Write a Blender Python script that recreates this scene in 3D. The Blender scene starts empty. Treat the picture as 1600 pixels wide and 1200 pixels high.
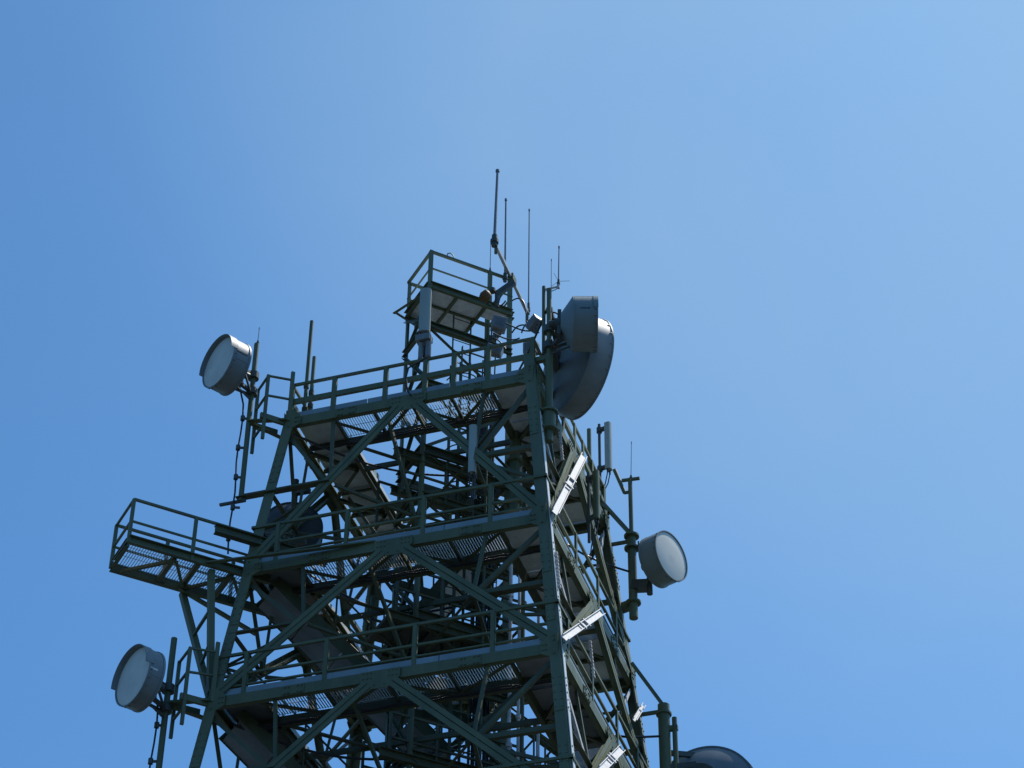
import bpy, math, random
from mathutils import Vector, Matrix
random.seed(7)
R = math.radians
S = bpy.context.scene
COL = S.collection
V = Vector

# ------------------------------------------------------------------ camera
FOC, PITCH, ROLL, PSI = 3693.47, 0.683215, 0.013194, 0.314098
CAM = V((12.5725, -34.8916, 1.6))
_fw = V((-math.sin(PSI) * math.cos(PITCH), math.cos(PSI) * math.cos(PITCH), math.sin(PITCH)))
_r0 = V((math.cos(PSI), math.sin(PSI), 0)); _u0 = _r0.cross(_fw)
_r = math.cos(ROLL) * _r0 + math.sin(ROLL) * _u0
_u = -math.sin(ROLL) * _r0 + math.cos(ROLL) * _u0
cd = bpy.data.cameras.new('camera'); cam = bpy.data.objects.new('camera', cd); COL.objects.link(cam)
m4 = Matrix((_r, _u, -_fw)).transposed().to_4x4(); m4.translation = CAM
cam.matrix_world = m4
cd.sensor_width = 36; cd.lens = 36 * FOC / 1600; cd.clip_end = 20000; cd.clip_start = .1
S.camera = cam

# ------------------------------------------------------------------ sky, sun, exposure
SUN_EL, SUN_AZ = R(62), R(56) - PSI          # compass direction (sin, cos)
w = bpy.data.worlds.new('World'); S.world = w; w.use_nodes = True
nt = w.node_tree; bg = nt.nodes['Background']
sky = nt.nodes.new('ShaderNodeTexSky'); sky.sky_type = 'NISHITA'; sky.sun_disc = False
sky.sun_elevation = SUN_EL; sky.sun_rotation = SUN_AZ
sky.air_density = .75; sky.dust_density = 1.5; sky.ozone_density = 10
mx = nt.nodes.new('ShaderNodeMix'); mx.data_type = 'RGBA'; mx.blend_type = 'MULTIPLY'; mx.inputs[0].default_value = 1
mx.inputs[7].default_value = (.745, 1.165, 1.215, 1)          # white balance of the sky light
nt.links.new(sky.outputs[0], mx.inputs[6]); 
tcw = nt.nodes.new('ShaderNodeTexCoord'); dp = nt.nodes.new('ShaderNodeVectorMath'); dp.operation = 'DOT_PRODUCT'   # thin high haze towards the sun side
dp.inputs[1].default_value = (_fw + _r * .205 + _u * .165).normalized()
nt.links.new(tcw.outputs['Generated'], dp.inputs[0])
mr = nt.nodes.new('ShaderNodeMapRange'); mr.interpolation_type = 'SMOOTHSTEP'
mr.inputs[1].default_value = .925; mr.inputs[2].default_value = 1.0; mr.inputs[3].default_value = 0; mr.inputs[4].default_value = .62
nt.links.new(dp.outputs['Value'], mr.inputs[0])
cn = nt.nodes.new('ShaderNodeTexNoise'); cn.inputs['Scale'].default_value = 7; cn.inputs['Detail'].default_value = 5; cn.inputs['Distortion'].default_value = .6
nt.links.new(tcw.outputs['Generated'], cn.inputs['Vector'])
cm = nt.nodes.new('ShaderNodeMapRange'); cm.inputs[1].default_value = .3; cm.inputs[2].default_value = .7; cm.inputs[3].default_value = .72; cm.inputs[4].default_value = 1.2
nt.links.new(cn.outputs[0], cm.inputs[0])
mu = nt.nodes.new('ShaderNodeMath'); mu.operation = 'MULTIPLY'; nt.links.new(mr.outputs[0], mu.inputs[0]); nt.links.new(cm.outputs[0], mu.inputs[1])
hz = nt.nodes.new('ShaderNodeMix'); hz.data_type = 'RGBA'; hz.inputs[7].default_value = (1.9, 3.22, 5.0, 1)
nt.links.new(mu.outputs[0], hz.inputs[0]); nt.links.new(mx.outputs[2], hz.inputs[6]); nt.links.new(hz.outputs[2], bg.inputs[0])
bg.inputs[1].default_value = .15
ld = bpy.data.lights.new('sun', 'SUN'); ld.energy = 5; ld.angle = R(.53); ld.color = (1, .95, .86)
sun = bpy.data.objects.new('sun', ld); COL.objects.link(sun)
sd = V((math.sin(SUN_AZ) * math.cos(SUN_EL), math.cos(SUN_AZ) * math.cos(SUN_EL), math.sin(SUN_EL)))
sun.rotation_euler = sd.to_track_quat('Z', 'Y').to_euler(); sun.location = (0, 0, 80)
S.view_settings.view_transform = 'Standard'; S.view_settings.look = 'None'
S.view_settings.exposure = 0; S.view_settings.gamma = 1

# ------------------------------------------------------------------ survey helpers: a photo pixel (1600 wide) on a known plane
def ray(x, y): return (_fw * FOC + _r * (x - 800) - _u * (y - 600)).normalized()
def onX(x, y, k): d = ray(x, y); return CAM + d * ((k - CAM.x) / d.x)
def onY(x, y, k): d = ray(x, y); return CAM + d * ((k - CAM.y) / d.y)
def onZ(x, y, k): d = ray(x, y); return CAM + d * ((k - CAM.z) / d.z)
def pix(P):
    d = V(P) - CAM; z = d.dot(_fw)
    return 800 + FOC * d.dot(_r) / z, 600 - FOC * d.dot(_u) / z
def zat(x, y, row):
    lo, hi = 0., 60.
    for _ in range(50):
        m = (lo + hi) / 2
        if pix((x, y, m))[1] > row: lo = m
        else: hi = m
    return lo

# ------------------------------------------------------------------ materials
def mat(name, col, rough=.5, metal=0, var=.25, scale=3, spec=.5, rust=0, bump=0, streak=True):
    m = bpy.data.materials.new(name); m.use_nodes = True; n = m.node_tree
    b = n.nodes['Principled BSDF']; L = n.links.new
    tc = n.nodes.new('ShaderNodeTexCoord'); mp = n.nodes.new('ShaderNodeMapping')
    mp.inputs['Scale'].default_value = (1, 1, .25 if streak else 1)
    L(tc.outputs['Object'], mp.inputs[0])
    ns = n.nodes.new('ShaderNodeTexNoise'); ns.inputs['Scale'].default_value = scale; ns.inputs['Detail'].default_value = 8
    ns.inputs['Roughness'].default_value = .65
    L(mp.outputs[0], ns.inputs['Vector'])
    cr = n.nodes.new('ShaderNodeValToRGB')
    c0 = [c * (1 - var) for c in col]; c1 = [min(1, c * (1 + var)) for c in col]
    cr.color_ramp.elements[0].position = .3; cr.color_ramp.elements[1].position = .7
    cr.color_ramp.elements[0].color = (*c0, 1); cr.color_ramp.elements[1].color = (*c1, 1)
    L(ns.outputs[0], cr.inputs[0]); out = cr.outputs[0]
    if rust:
        n2 = n.nodes.new('ShaderNodeTexNoise'); n2.inputs['Scale'].default_value = 9; n2.inputs['Detail'].default_value = 6
        L(tc.outputs['Object'], n2.inputs['Vector'])
        r2 = n.nodes.new('ShaderNodeValToRGB'); r2.color_ramp.elements[0].position = .62; r2.color_ramp.elements[1].position = .74
        L(n2.outputs[0], r2.inputs[0])
        mm = n.nodes.new('ShaderNodeMath'); mm.operation = 'MULTIPLY'; mm.inputs[1].default_value = rust; L(r2.outputs[0], mm.inputs[0])
        mi = n.nodes.new('ShaderNodeMix'); mi.data_type = 'RGBA'; L(mm.outputs[0], mi.inputs[0]); L(out, mi.inputs[6])
        mi.inputs[7].default_value = (.13, .07, .035, 1); out = mi.outputs[2]
    L(out, b.inputs['Base Color'])
    mr = n.nodes.new('ShaderNodeMapRange'); mr.inputs[3].default_value = max(.05, rough - .1); mr.inputs[4].default_value = min(1, rough + .12)
    L(ns.outputs[0], mr.inputs[0]); L(mr.outputs[0], b.inputs['Roughness'])
    b.inputs['Metallic'].default_value = metal
    b.inputs['Specular IOR Level'].default_value = spec
    if bump:
        bp = n.nodes.new('ShaderNodeBump'); bp.inputs['Strength'].default_value = bump; bp.inputs['Distance'].default_value = .01
        L(ns.outputs[0], bp.inputs['Height']); L(bp.outputs[0], b.inputs['Normal'])
    return m

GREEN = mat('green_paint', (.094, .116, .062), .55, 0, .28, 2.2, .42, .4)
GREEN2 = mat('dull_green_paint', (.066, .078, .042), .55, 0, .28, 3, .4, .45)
DARK = mat('dark_steel', (.06, .072, .065), .5, 0, .3, 4, .4, .35)
GRAT = mat('grating_steel', (.46, .46, .43), .36, .6, .2, 6, .5, .1)
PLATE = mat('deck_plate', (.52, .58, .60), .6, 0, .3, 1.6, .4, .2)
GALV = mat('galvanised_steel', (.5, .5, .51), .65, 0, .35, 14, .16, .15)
SOFFIT = mat('pale_soffit_sheet', (.55, .58, .6), .6, 0, .15, 1.3, .3, .12)
DDISH = mat('shaded_dark_dish_paint', (.04, .048, .055), .55, 0, .25, 2, .4, .1)  # dish colour darkened for the shade behind the left leg
DDISH3 = mat('slate_blue_dish_paint', (.11, .15, .18), .4, 0, .2, 1.5, .6)
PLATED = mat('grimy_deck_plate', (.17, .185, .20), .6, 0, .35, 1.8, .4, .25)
LEGP = mat('glossy_leg_paint', (.094, .116, .064), .6, 0, .28, 2.2, .5, .35)
LEGP.node_tree.nodes['Principled BSDF'].inputs['Coat Weight'].default_value = .25
LEGP.node_tree.nodes['Principled BSDF'].inputs['Coat Roughness'].default_value = .55
DDISH2 = mat('grey_green_dish_paint', (.17, .21, .215), .5, 0, .12, 2, .45)
PALE = mat('pale_highlight_strip', (.62, .63, .61), .4, 0, .12, 3, .5, .1)  # pale colour of the added strips that imitate sunlit steel edges
MESH = mat('platform_floor_sheet', (.58, .63, .68), .55, 0, .2, 9, .4, .1)  # sky light passing through a mesh floor put into the pale bluish colour
ALU = mat('aluminium_boom', (.36, .38, .39), .38, .5, .12, 6, .5)
TOE = mat('blue_grey_kick_plate', (.19, .25, .28), .5, .15, .18, 2, .5)
SHROUD = mat('dish_grey_paint', (.185, .22, .235), .5, 0, .2, 1.5, .35)
RADOME = mat('radome_fabric', (.60, .60, .55), .6, 0, .12, 2.2, .3, streak=False)
PANEL = mat('panel_fibreglass', (.30, .335, .31), .4, 0, .1, 2, .6)
BOXW = mat('radio_box_paint', (.17, .185, .195), .5, 0, .22, 4, .5, .15)
RUBBER = mat('cable_rubber', (.02, .02, .022), .45, 0, .2, 10, .5)
MARK = mat('lettering_ink', (.02, .025, .03), .6, 0, .1, 10)
MARKL = mat('pale_label', (.6, .62, .64), .6, 0, .1, 10)
WHIP = mat('whip_fibreglass', (.16, .19, .22), .35, 0, .15, 6, .6)
AMBER = mat('amber_brown_lens', (.11, .05, .012), .6, 0, .3, 20, .5)
GROUND = mat('dry_grass_ground', (.046, .056, .06), .95, 0, .4, .15, .2, streak=False)

# ------------------------------------------------------------------ mesh builder
class MB:
    def __init__(s): s.v = []; s.f = []; s.sm = []
    def add(s, vs, fs, smooth=False):
        o = len(s.v); s.v += [tuple(x) for x in vs]
        for f in fs: s.f.append([o + i for i in f]); s.sm.append(smooth)
    def frame(s, a, b, ref):
        d = (V(b) - V(a)); L = d.length; d = d / L
        r = V(ref); x = r - d * r.dot(d)
        if x.length < 1e-4: x = d.orthogonal()
        x.normalize(); y = d.cross(x)
        return d, x, y, L
    def bar(s, a, b, w, h, ref=(0, 0, 1), ox=0, oy=0):
        """box from a to b; h along ref, w across; ox offset along ref, oy offset across"""
        d, x, y, L = s.frame(a, b, ref); a = V(a) + x * ox + y * oy; b = V(b) + x * ox + y * oy
        X = x * h / 2; Y = y * w / 2
        s.add([a - X - Y, a + X - Y, a + X + Y, a - X + Y, b - X - Y, b + X - Y, b + X + Y, b - X + Y],
              [(0, 1, 2, 3), (7, 6, 5, 4), (0, 4, 5, 1), (1, 5, 6, 2), (2, 6, 7, 3), (3, 7, 4, 0)])
    def angle(s, a, b, sz, t, ref, sx=1, sy=1):
        """L section: one leg along ref, one across; heel on the line a-b"""
        s.bar(a, b, t, sz, ref, sx * sz / 2, sy * t / 2)
        s.bar(a, b, sz - t, t, ref, sx * t / 2, sy * (t + (sz - t) / 2))
    def ibeam(s, a, b, w, h, t, ref=(0, 0, 1)):
        s.bar(a, b, w, t, ref, h / 2 - t / 2); s.bar(a, b, w, t, ref, -h / 2 + t / 2); s.bar(a, b, t, h - 2 * t, ref)
    def channel(s, a, b, w, h, t, ref=(0, 0, 1), side=1):
        s.bar(a, b, t, h, ref, 0, 0)
        s.bar(a, b, w - t / 2, t, ref, h / 2 - t / 2, side * w / 2); s.bar(a, b, w - t / 2, t, ref, -h / 2 + t / 2, side * w / 2)
    def tube(s, a, b, r, n=10, r2=None, cap=True):
        r2 = r if r2 is None else r2
        d, x, y, L = s.frame(a, b, (.31, .2, .93) if abs((V(b) - V(a)).normalized().z) < .9 else (1, 0, 0))
        A = [V(a) + (x * math.cos(t) + y * math.sin(t)) * r for t in [2 * math.pi * i / n for i in range(n)]]
        B = [V(b) + (x * math.cos(t) + y * math.sin(t)) * r2 for t in [2 * math.pi * i / n for i in range(n)]]
        s.add(A + B, [(i, (i + 1) % n, n + (i + 1) % n, n + i) for i in range(n)], True)
        if cap:
            s.add(A, [tuple(range(n))[::-1]]); s.add(B, [tuple(range(n))])
    def path(s, pts, r, n=6):
        pts = [V(p) for p in pts]
        ref = V((.3, .5, .8)); rings = []
        for i, p in enumerate(pts):
            d = (pts[min(i + 1, len(pts) - 1)] - pts[max(i - 1, 0)]).normalized()
            x = (ref - d * ref.dot(d)).normalized(); y = d.cross(x); ref = x
            rings.append([p + (x * math.cos(2 * math.pi * k / n) + y * math.sin(2 * math.pi * k / n)) * r for k in range(n)])
        vs = [q for g in rings for q in g]
        fs = [(i * n + k, i * n + (k + 1) % n, (i + 1) * n + (k + 1) % n, (i + 1) * n + k) for i in range(len(pts) - 1) for k in range(n)]
        s.add(vs, fs, True); s.add(rings[0], [tuple(range(n))[::-1]]); s.add(rings[-1], [tuple(range(n))])
    def slab(s, pts, th):
        """flat polygon (z-up or any) extruded by vector th"""
        n = len(pts); A = [V(p) for p in pts]; B = [p + V(th) for p in A]
        s.add(A + B, [tuple(range(n))[::-1], tuple(range(n, 2 * n))] + [(i, (i + 1) % n, n + (i + 1) % n, n + i) for i in range(n)])
    def lathe(s, O, ax, prof, n=48, a0=0, a1=2 * math.pi, up=(0, 0, 1)):
        """prof: list of (radius, distance along axis); each segment its own smooth band"""
        ax = V(ax).normalized(); u = V(up) - ax * V(up).dot(ax); u.normalize(); v = ax.cross(u)
        full = abs(a1 - a0 - 2 * math.pi) < 1e-6; k = n if full else n + 1
        ts = [a0 + (a1 - a0) * i / n for i in range(k)]
        for (r0, h0), (r1, h1) in zip(prof[:-1], prof[1:]):
            A = [V(O) + ax * h0 + (u * math.cos(t) + v * math.sin(t)) * r0 for t in ts]
            B = [V(O) + ax * h1 + (u * math.cos(t) + v * math.sin(t)) * r1 for t in ts]
            s.add(A + B, [(i, (i + 1) % k, k + (i + 1) % k, k + i) for i in range(k if full else k - 1)], True)
    def smooth_lathe(s, O, ax, prof, n=48, up=(0, 0, 1)):
        ax = V(ax).normalized(); u = V(up) - ax * V(up).dot(ax); u.normalize(); v = ax.cross(u)
        vs = []
        for r, h in prof:
            vs += [V(O) + ax * h + (u * math.cos(2 * math.pi * i / n) + v * math.sin(2 * math.pi * i / n)) * r for i in range(n)]
        s.add(vs, [(j * n + i, j * n + (i + 1) % n, (j + 1) * n + (i + 1) % n, (j + 1) * n + i) for j in range(len(prof) - 1) for i in range(n)], True)
    def bolt(s, p, nrm, r=.018, h=.02): s.tube(V(p), V(p) + V(nrm).normalized() * h, r, 6)
    def build(s, name, material, parent=None, label=None):
        me = bpy.data.meshes.new(name); me.from_pydata(s.v, [], s.f); me.update()
        for p, q in zip(me.polygons, s.sm): p.use_smooth = q
        me.materials.append(material)
        o = bpy.data.objects.new(name, me); COL.objects.link(o)
        if parent is not None:
            o.parent = parent; o.matrix_parent_inverse = parent.matrix_world.inverted()
        if label: o['label'] = label
        return o

def thing(name, loc, label, cat, group=None):
    o = bpy.data.objects.new(name, None); COL.objects.link(o); o.location = loc; o.empty_display_size = .2
    o.matrix_world = Matrix.Translation(V(loc))
    o['label'] = label; o['category'] = cat
    if group: o['group'] = group
    return o

# ------------------------------------------------------------------ ground (far below the frame)
g = MB(); n = 40
for i in range(1):
    g.add([(-6000, -6000, 0), (6000, -6000, 0), (6000, 6000, 0), (-6000, 6000, 0)], [(0, 1, 2, 3)])
go = g.build('ground', GROUND); go['kind'] = 'structure'

# ------------------------------------------------------------------ the tower
ZA, ZB, ZC, ZD = 29.44, 25.88, 22.95, 19.72
LEV = [ZA, ZB, ZC, ZD, 16.4, 12.9, 9.1, 4.9]
def W(z): return 2.5 + .102752 * (ZA - z)
OUT = [V((0, -1, 0)), V((1, 0, 0)), V((0, 1, 0)), V((-1, 0, 0))]      # front, right, back, left
ALO = [V((1, 0, 0)), V((0, 1, 0)), V((-1, 0, 0)), V((0, -1, 0))]
def F(face, u, z, off=0, along=0):
    """point on a tower face: u in -1..1 across it"""
    return OUT[face] * (W(z) + off) + ALO[face] * (u * W(z) + along) + V((0, 0, z))
tower = thing('lattice_tower', (0, 0, 0), 'tall dark green steel lattice tower with walkways on every level against blue sky', 'tower')

# legs: heavy angles with splice plates and bolts
for sx, sy in ((1, -1), (-1, -1), (1, 1), (-1, 1)):
    m = MB()
    top = ZA + (.55 if (sx, sy) == (1, -1) else .25)
    def c(z): w_ = W(z); return V((sx * w_, sy * w_, z))
    a, b = c(0), c(top); t, sz = .03, .195
    d, x, y, L = m.frame(a, b, (-sx, 0, 0))
    m.bar(a, b, t, sz, (-sx, 0, 0), sz / 2)
    m.bar(a, b, t, sz, (0, -sy, 0), sz / 2)
    for z in (ZA - 1.15, ZB - .9, ZC - .95, ZC + .95, ZD + .9):
        for ref, nr in (((-sx, 0, 0), (0, sy, 0)), ((0, -sy, 0), (sx, 0, 0))):
            p0, p1 = c(z - .38), c(z + .38)
            q = V(ref) * .11 + V(nr) * (t / 2 + .006)
            m.bar(p0 + q, p1 + q, .012, .15, ref)
            for k in range(5):
                for e in (-.06, .05):
                    pp = c(z - .3 + .15 * k) + V(ref) * (.11 + e) + V(nr) * (t / 2 + .012)
                    m.bolt(pp, nr, .016, .014)
    m.build('leg', LEGP, tower)

# level girders, kick plates, corner and mid gussets
for li, z in enumerate(LEV):
    for f in range(4):
        m = MB(); o = OUT[f]; al = ALO[f]; w_ = W(z)
        a, b = F(f, -1, z, -.02, .1), F(f, 1, z, -.02, -.1)
        m.channel(a, b, .10, .20, .025, (0, 0, 1), -1)
        # joint plate in the middle carrying the chevron, bolted
        c0 = F(f, 0, z, .018)
        m.slab([c0 + al * -.36 + V((0, 0, .085)), c0 + al * -.36 + V((0, 0, -.085)), c0 + al * -.16 + V((0, 0, -.27)), c0 + al * .16 + V((0, 0, -.27)),
                c0 + al * .36 + V((0, 0, -.085)), c0 + al * .36 + V((0, 0, .085))], o * .014)
        for e in (-.3, -.23, -.16, .16, .23, .3):
            for h in (-.05, .05): m.bolt(c0 + al * e + V((0, 0, h)) + o * .014, o, .015, .015)
        for e in (-.09, .09): m.bolt(c0 + al * e + V((0, 0, -.2)) + o * .014, o, .015, .015)
        for u in (-1, 1):                                     # corner gussets
            cc = F(f, u, z, .024); q = al * (-u)
            m.slab([cc + q * .03 + V((0, 0, .26)), cc + q * .16 + V((0, 0, .26)), cc + q * .34 + V((0, 0, .10)), cc + q * .34 + V((0, 0, -.11)),
                    cc + q * .16 + V((0, 0, -.2)), cc + q * .03 + V((0, 0, -.2))], o * .012)
            for e, h in ((.24, .05), (.30, .05), (.24, -.05), (.30, -.05), (.1, .2), (.1, .12), (.1, -.14)):
                m.bolt(cc + q * e + V((0, 0, h)) + o * .012, o)
        for e in (-.5, .5):                                   # girder splices with bolts
            sp = F(f, e, z, .0); m.bar(sp - al * .2, sp + al * .2, .012, .17, (0, 0, 1))
            for k in (-.15, -.08, .08, .15):
                for h in (-.06, .06): m.bolt(sp + al * k + V((0, 0, h)) + o * .006, o, .018, .02)
        m.build('girder', GREEN, tower)
        if li < 4:
            m = MB()
            for s0, s1 in ((-.93, -.34), (-.335, .32), (.325, .94)):
                m.bar(F(f, s0, z, -.05) + V((0, 0, .172)), F(f, s1, z, -.05) + V((0, 0, .172)), .008, .135, (0, 0, 1))
            m.build('kick_plate_or_highlight_strip', TOE, tower)

# chevron braces, and the lighter sub-bracing inside each panel
zs = LEV + [0.05]
for i in range(len(zs) - 1):
    z0, z1 = zs[i], zs[i + 1]
    for f in range(4):
        o = OUT[f]; al = ALO[f]
        for s in (-1, 1):
            m = MB(); a = F(f, s * .07, z0 - .16, -.03); b = F(f, s * .965, z1 + .14, -.03)
            for e in (-.052, .052):                           # double angle with a gap
                m.bar(a, b, .09, .012, o, .05 + 0, e)
                m.bar(a, b, .012, .13, o, -.006, e * .25)
            d = (b - a)
            for k in (.25, .5, .75): m.bar(a + d * (k - .006), a + d * (k + .006), .06, .012, o, .035)
            m.build('brace', GREEN, tower)
        if i > 3: continue
        mid = lambda s: F(f, s * .52, (z0 + z1) / 2, -.07)
        for s in (-1, 1):
            m = MB(); zm = (z0 + z1) / 2
            ext = .62 if (f == 0 and s == -1 and i in (0, 2)) else 0
            a = F(f, s * .98, zm, -.07, s * ext); m.angle(a, mid(s), .09 if not ext else .15, .012, (0, 0, 1))
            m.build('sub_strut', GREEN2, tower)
            m = MB(); m.angle(F(f, s * .95, z0 - .25, -.07), mid(s), .075, .01, o, -1); m.build('sub_diagonal', GALV if f == 1 else GREEN2, tower)  # right-face diagonals paler, sunlight on their edges put into the colour
            m = MB(); m.angle(F(f, s * .60, z0 - .1, -.08), mid(s) + V((0, 0, .1)), .06, .009, o, -1)
            zq = z0 * .25 + z1 * .75; zq2 = z0 * .28 + z1 * .72
            m.angle(F(f, s * .985, zq, -.07), F(f, s * .75, zq2 + .05, -.07), .05, .008, (0, 0, 1))
            m.angle(F(f, s * .985, zq, -.075), F(f, s * .53, zm - .1, -.075), .06, .008, (0, 0, 1))
            m.build('sub_hanger', GREEN2, tower)

# perimeter walkways: gratings front and back, plate decks left and right
WID = .92
def grating(m, c0, ax, ay, la, lb, pitch, bt=.006, bh=.03, cross=.1):
    """bars run along ay (length lb) spaced along ax over la, cross rods along ax"""
    n = int(la / pitch)
    for k in range(n + 1):
        p = V(c0) + V(ax) * (k * pitch); m.bar(p, p + V(ay) * lb, bt, bh, (0, 0, 1))
    for k in range(int(lb / cross) + 1):
        p = V(c0) + V(ay) * (k * cross) + V((0, 0, .008)); m.bar(p, p + V(ax) * la, .007, .008, (0, 0, 1))
for li, z in enumerate(LEV[:4]):
    w_ = W(z)
    for f in range(4):
        o, al = OUT[f], ALO[f]
        zt = z + .12
        m = MB()                                                # inner edge channel and cross bearers
        inn = w_ - WID
        m.channel(OUT[f] * inn + al * -inn + V((0, 0, z)), OUT[f] * inn + al * inn + V((0, 0, z)), .08, .2, .016, (0, 0, 1), -1)
        k0 = 2
        for k in range(-k0, k0 + 1):
            e = al * (k / k0 * (inn - .03)); m.bar(OUT[f] * (inn + .01) + e + V((0, 0, z + .05)), OUT[f] * (w_ - .14) + e + V((0, 0, z + .05)), .05, .08, (0, 0, 1))
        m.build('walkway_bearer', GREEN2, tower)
        if f == 3:
            m = MB()
            for s0, s1 in ((-.95, -.36), (-.355, .2), (.205, .95)): m.bar(OUT[f] * (inn - .03) + al * (s0 * inn) + V((0, 0, z + .18)), OUT[f] * (inn - .03) + al * (s1 * inn) + V((0, 0, z + .18)), .008, .17)
            m.build('kick_plate_or_highlight_strip', PALE, tower)  # pale plate added, standing in for the sunlit inner edge channel
        m = MB(); pts = [OUT[f] * (inn + .03 if k % 2 else w_ - .16) + al * ((k / 4 * 2 - 1) * inn) + V((0, 0, z - .1)) for k in range(5)]
        for p, q in zip(pts[:-1], pts[1:]): m.angle(p, q, .07, .01, (0, 0, 1))
        m.build('walkway_bracing', GREEN2, tower)
        m = MB()
        if f in (0, 2):
            L_ = 2 * inn - .02
            c0 = OUT[f] * (inn + .02) - al * (inn - .01) + V((0, 0, zt))
            grating(m, c0, al, OUT[f], L_, WID - .18, .05, .006, .03, .3)
            gr = m.build('walkway_grating', GRAT, tower)
        else:
            s0, s1 = -(w_ - .15), (w_ - .15)
            gp = None
            if f == 1 and li in (1, 2): gp = (.35, 1.3)
            if f == 3 and li == 1: gp = (-.6, 1.2)
            secs = [(s0, s1)] if gp is None else [(s0, gp[0]), (gp[1], s1)]
            for a_, b_ in secs:
                m = MB()
                nseg = max(1, int((b_ - a_) / 1.1))
                for k in range(nseg):
                    x0 = a_ + (b_ - a_) * k / nseg + .006; x1 = a_ + (b_ - a_) * (k + 1) / nseg - .006
                    m.slab([OUT[f] * inn + al * x0 + V((0, 0, zt - .02)), OUT[f] * inn + al * x1 + V((0, 0, zt - .02)),
                            OUT[f] * (w_ - .16) + al * x1 + V((0, 0, zt - .02)), OUT[f] * (w_ - .16) + al * x0 + V((0, 0, zt - .02))], (0, 0, .008))
                    m.bar(OUT[f] * (inn + .04) + al * (x0 + .02) + V((0, 0, zt - .05)), OUT[f] * (w_ - .18) + al * (x0 + .02) + V((0, 0, zt - .05)), .04, .05, (0, 0, 1))
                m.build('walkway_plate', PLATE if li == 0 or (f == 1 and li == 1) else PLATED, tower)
            if gp:
                m = MB(); grating(m, OUT[f] * inn + al * gp[0] + V((0, 0, zt)), al, OUT[f], gp[1] - gp[0], WID - .18, .05, .006, .03, .3)
                m.build('walkway_grating', GRAT, tower)

# guard rails
for li, z in enumerate(LEV[:4]):
    w_ = W(z)
    for f in range(4):
        o, al = OUT[f], ALO[f]
        top = .95; off = -.07
        m = MB(); e = w_ - .04
        heavy = li == 0
        ang = (lambda h, sz: m.bar(o * (w_ + off) - al * e + V((0, 0, z + h)), o * (w_ + off) + al * e + V((0, 0, z + h)), .05 if sz < .1 else .06, sz, (0, 0, 1)))
        ang(top, .05); ang(.53, .11 if heavy else .038)
        if not heavy: ang(.30, .028)
        rail = m.build('guard_rail', GREEN, tower)
        us = (-.97, -.62, -.2, .12, .35, .62, .97) if heavy else (-.8, -.33, .18, .62)
        for u in us:
            m = MB(); p = o * (w_ + off + .03) + al * (u * w_)
            m.bar(p + V((0, 0, z + .02)), p + V((0, 0, z + top)), .012, .09 if heavy else .07, al)
            m.bar(p + V((0, 0, z + .02)) - o * .03 + al * .04, p + V((0, 0, z + top)) - o * .03 + al * .04, .05, .012, al)
            m.build('rail_post', GREEN, rail)

# ------------------------------------------------------------------ inner mast, turned 45 degrees, with the top platform
dd1 = V((-.7071, .7071, 0)); dd2 = V((.7071, .7071, 0))
MN = V((-.18, -1.13, 0)); ML = MN + dd1 * 1.1; MR = MN + dd2 * 1.88; MBk = ML + dd2 * 1.88
ZP = 33.5
for P, zt in ((MN, ZP - .02), (ML, ZP + .95), (MR, ZP + .99), (MBk, ZP + .95)):
    m = MB(); ctr = (MN + MBk) / 2; q = (ctr - P); sx = dd1 if (q.dot(dd1) > 0) else -dd1; sy = dd2 if q.dot(dd2) > 0 else -dd2
    sz = .11 if P is MR else .075
    m.bar(P, P + V((0, 0, zt)), .014, sz, sx, sz / 2); m.bar(P, P + V((0, 0, zt)), .014, sz, sy, sz / 2)
    if P is MN:
        m = MB(); m.tube(P, P + V((0, 0, zt)), .055, 12)
    for z in (31.2, 27.4, 24.1): m.bar(P + V((0, 0, z - .2)), P + V((0, 0, z + .2)), .03, sz + .03, sx, sz / 2)
    m.build('mast_post', GREEN, tower)
rings = [ZP - .1, 32.45, 30.95, 29.3, 28.2, 26.9, 25.5, 24.2, 22.6, 21.2, 19.6]
sides = [(MN, MR), (MR, MBk), (MBk, ML), (ML, MN)]
for z in rings[1:]:
    m = MB(); hh = .2 if abs(z - 29.3) < .01 or abs(z - 25.5) < .01 else .14
    for a, b in (sides if z < 30 else [sides[0], sides[3]]): m.channel(a + V((0, 0, z)), b + V((0, 0, z)), .07, hh, .014, (0, 0, 1), 1)
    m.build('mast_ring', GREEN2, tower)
for a_, b_ in zip(rings[:-1], rings[1:]):
    for si, (a, b) in enumerate(sides):
        if a_ - b_ < .8 or (si in (1, 2) and a_ > 29): continue
        if a_ > 33 and si != 3: continue
        m = MB()
        m.angle(a + V((0, 0, a_ - .1)), b + V((0, 0, b_ + .1)), .07, .01, (0, 0, 1))
        if si in (0, 3): m.angle(b + V((0, 0, a_ - .1)), a + V((0, 0, b_ + .1)), .07, .01, (.2, .3, 1), -1)
        c = (a + b) / 2 + V((0, 0, (a_ + b_) / 2))
        if si == 3: m.bar(c - V((0, 0, .1)), c + V((0, 0, .1)), .03, .2, b - a)
        m.build('mast_brace', GREEN2, tower)
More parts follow.
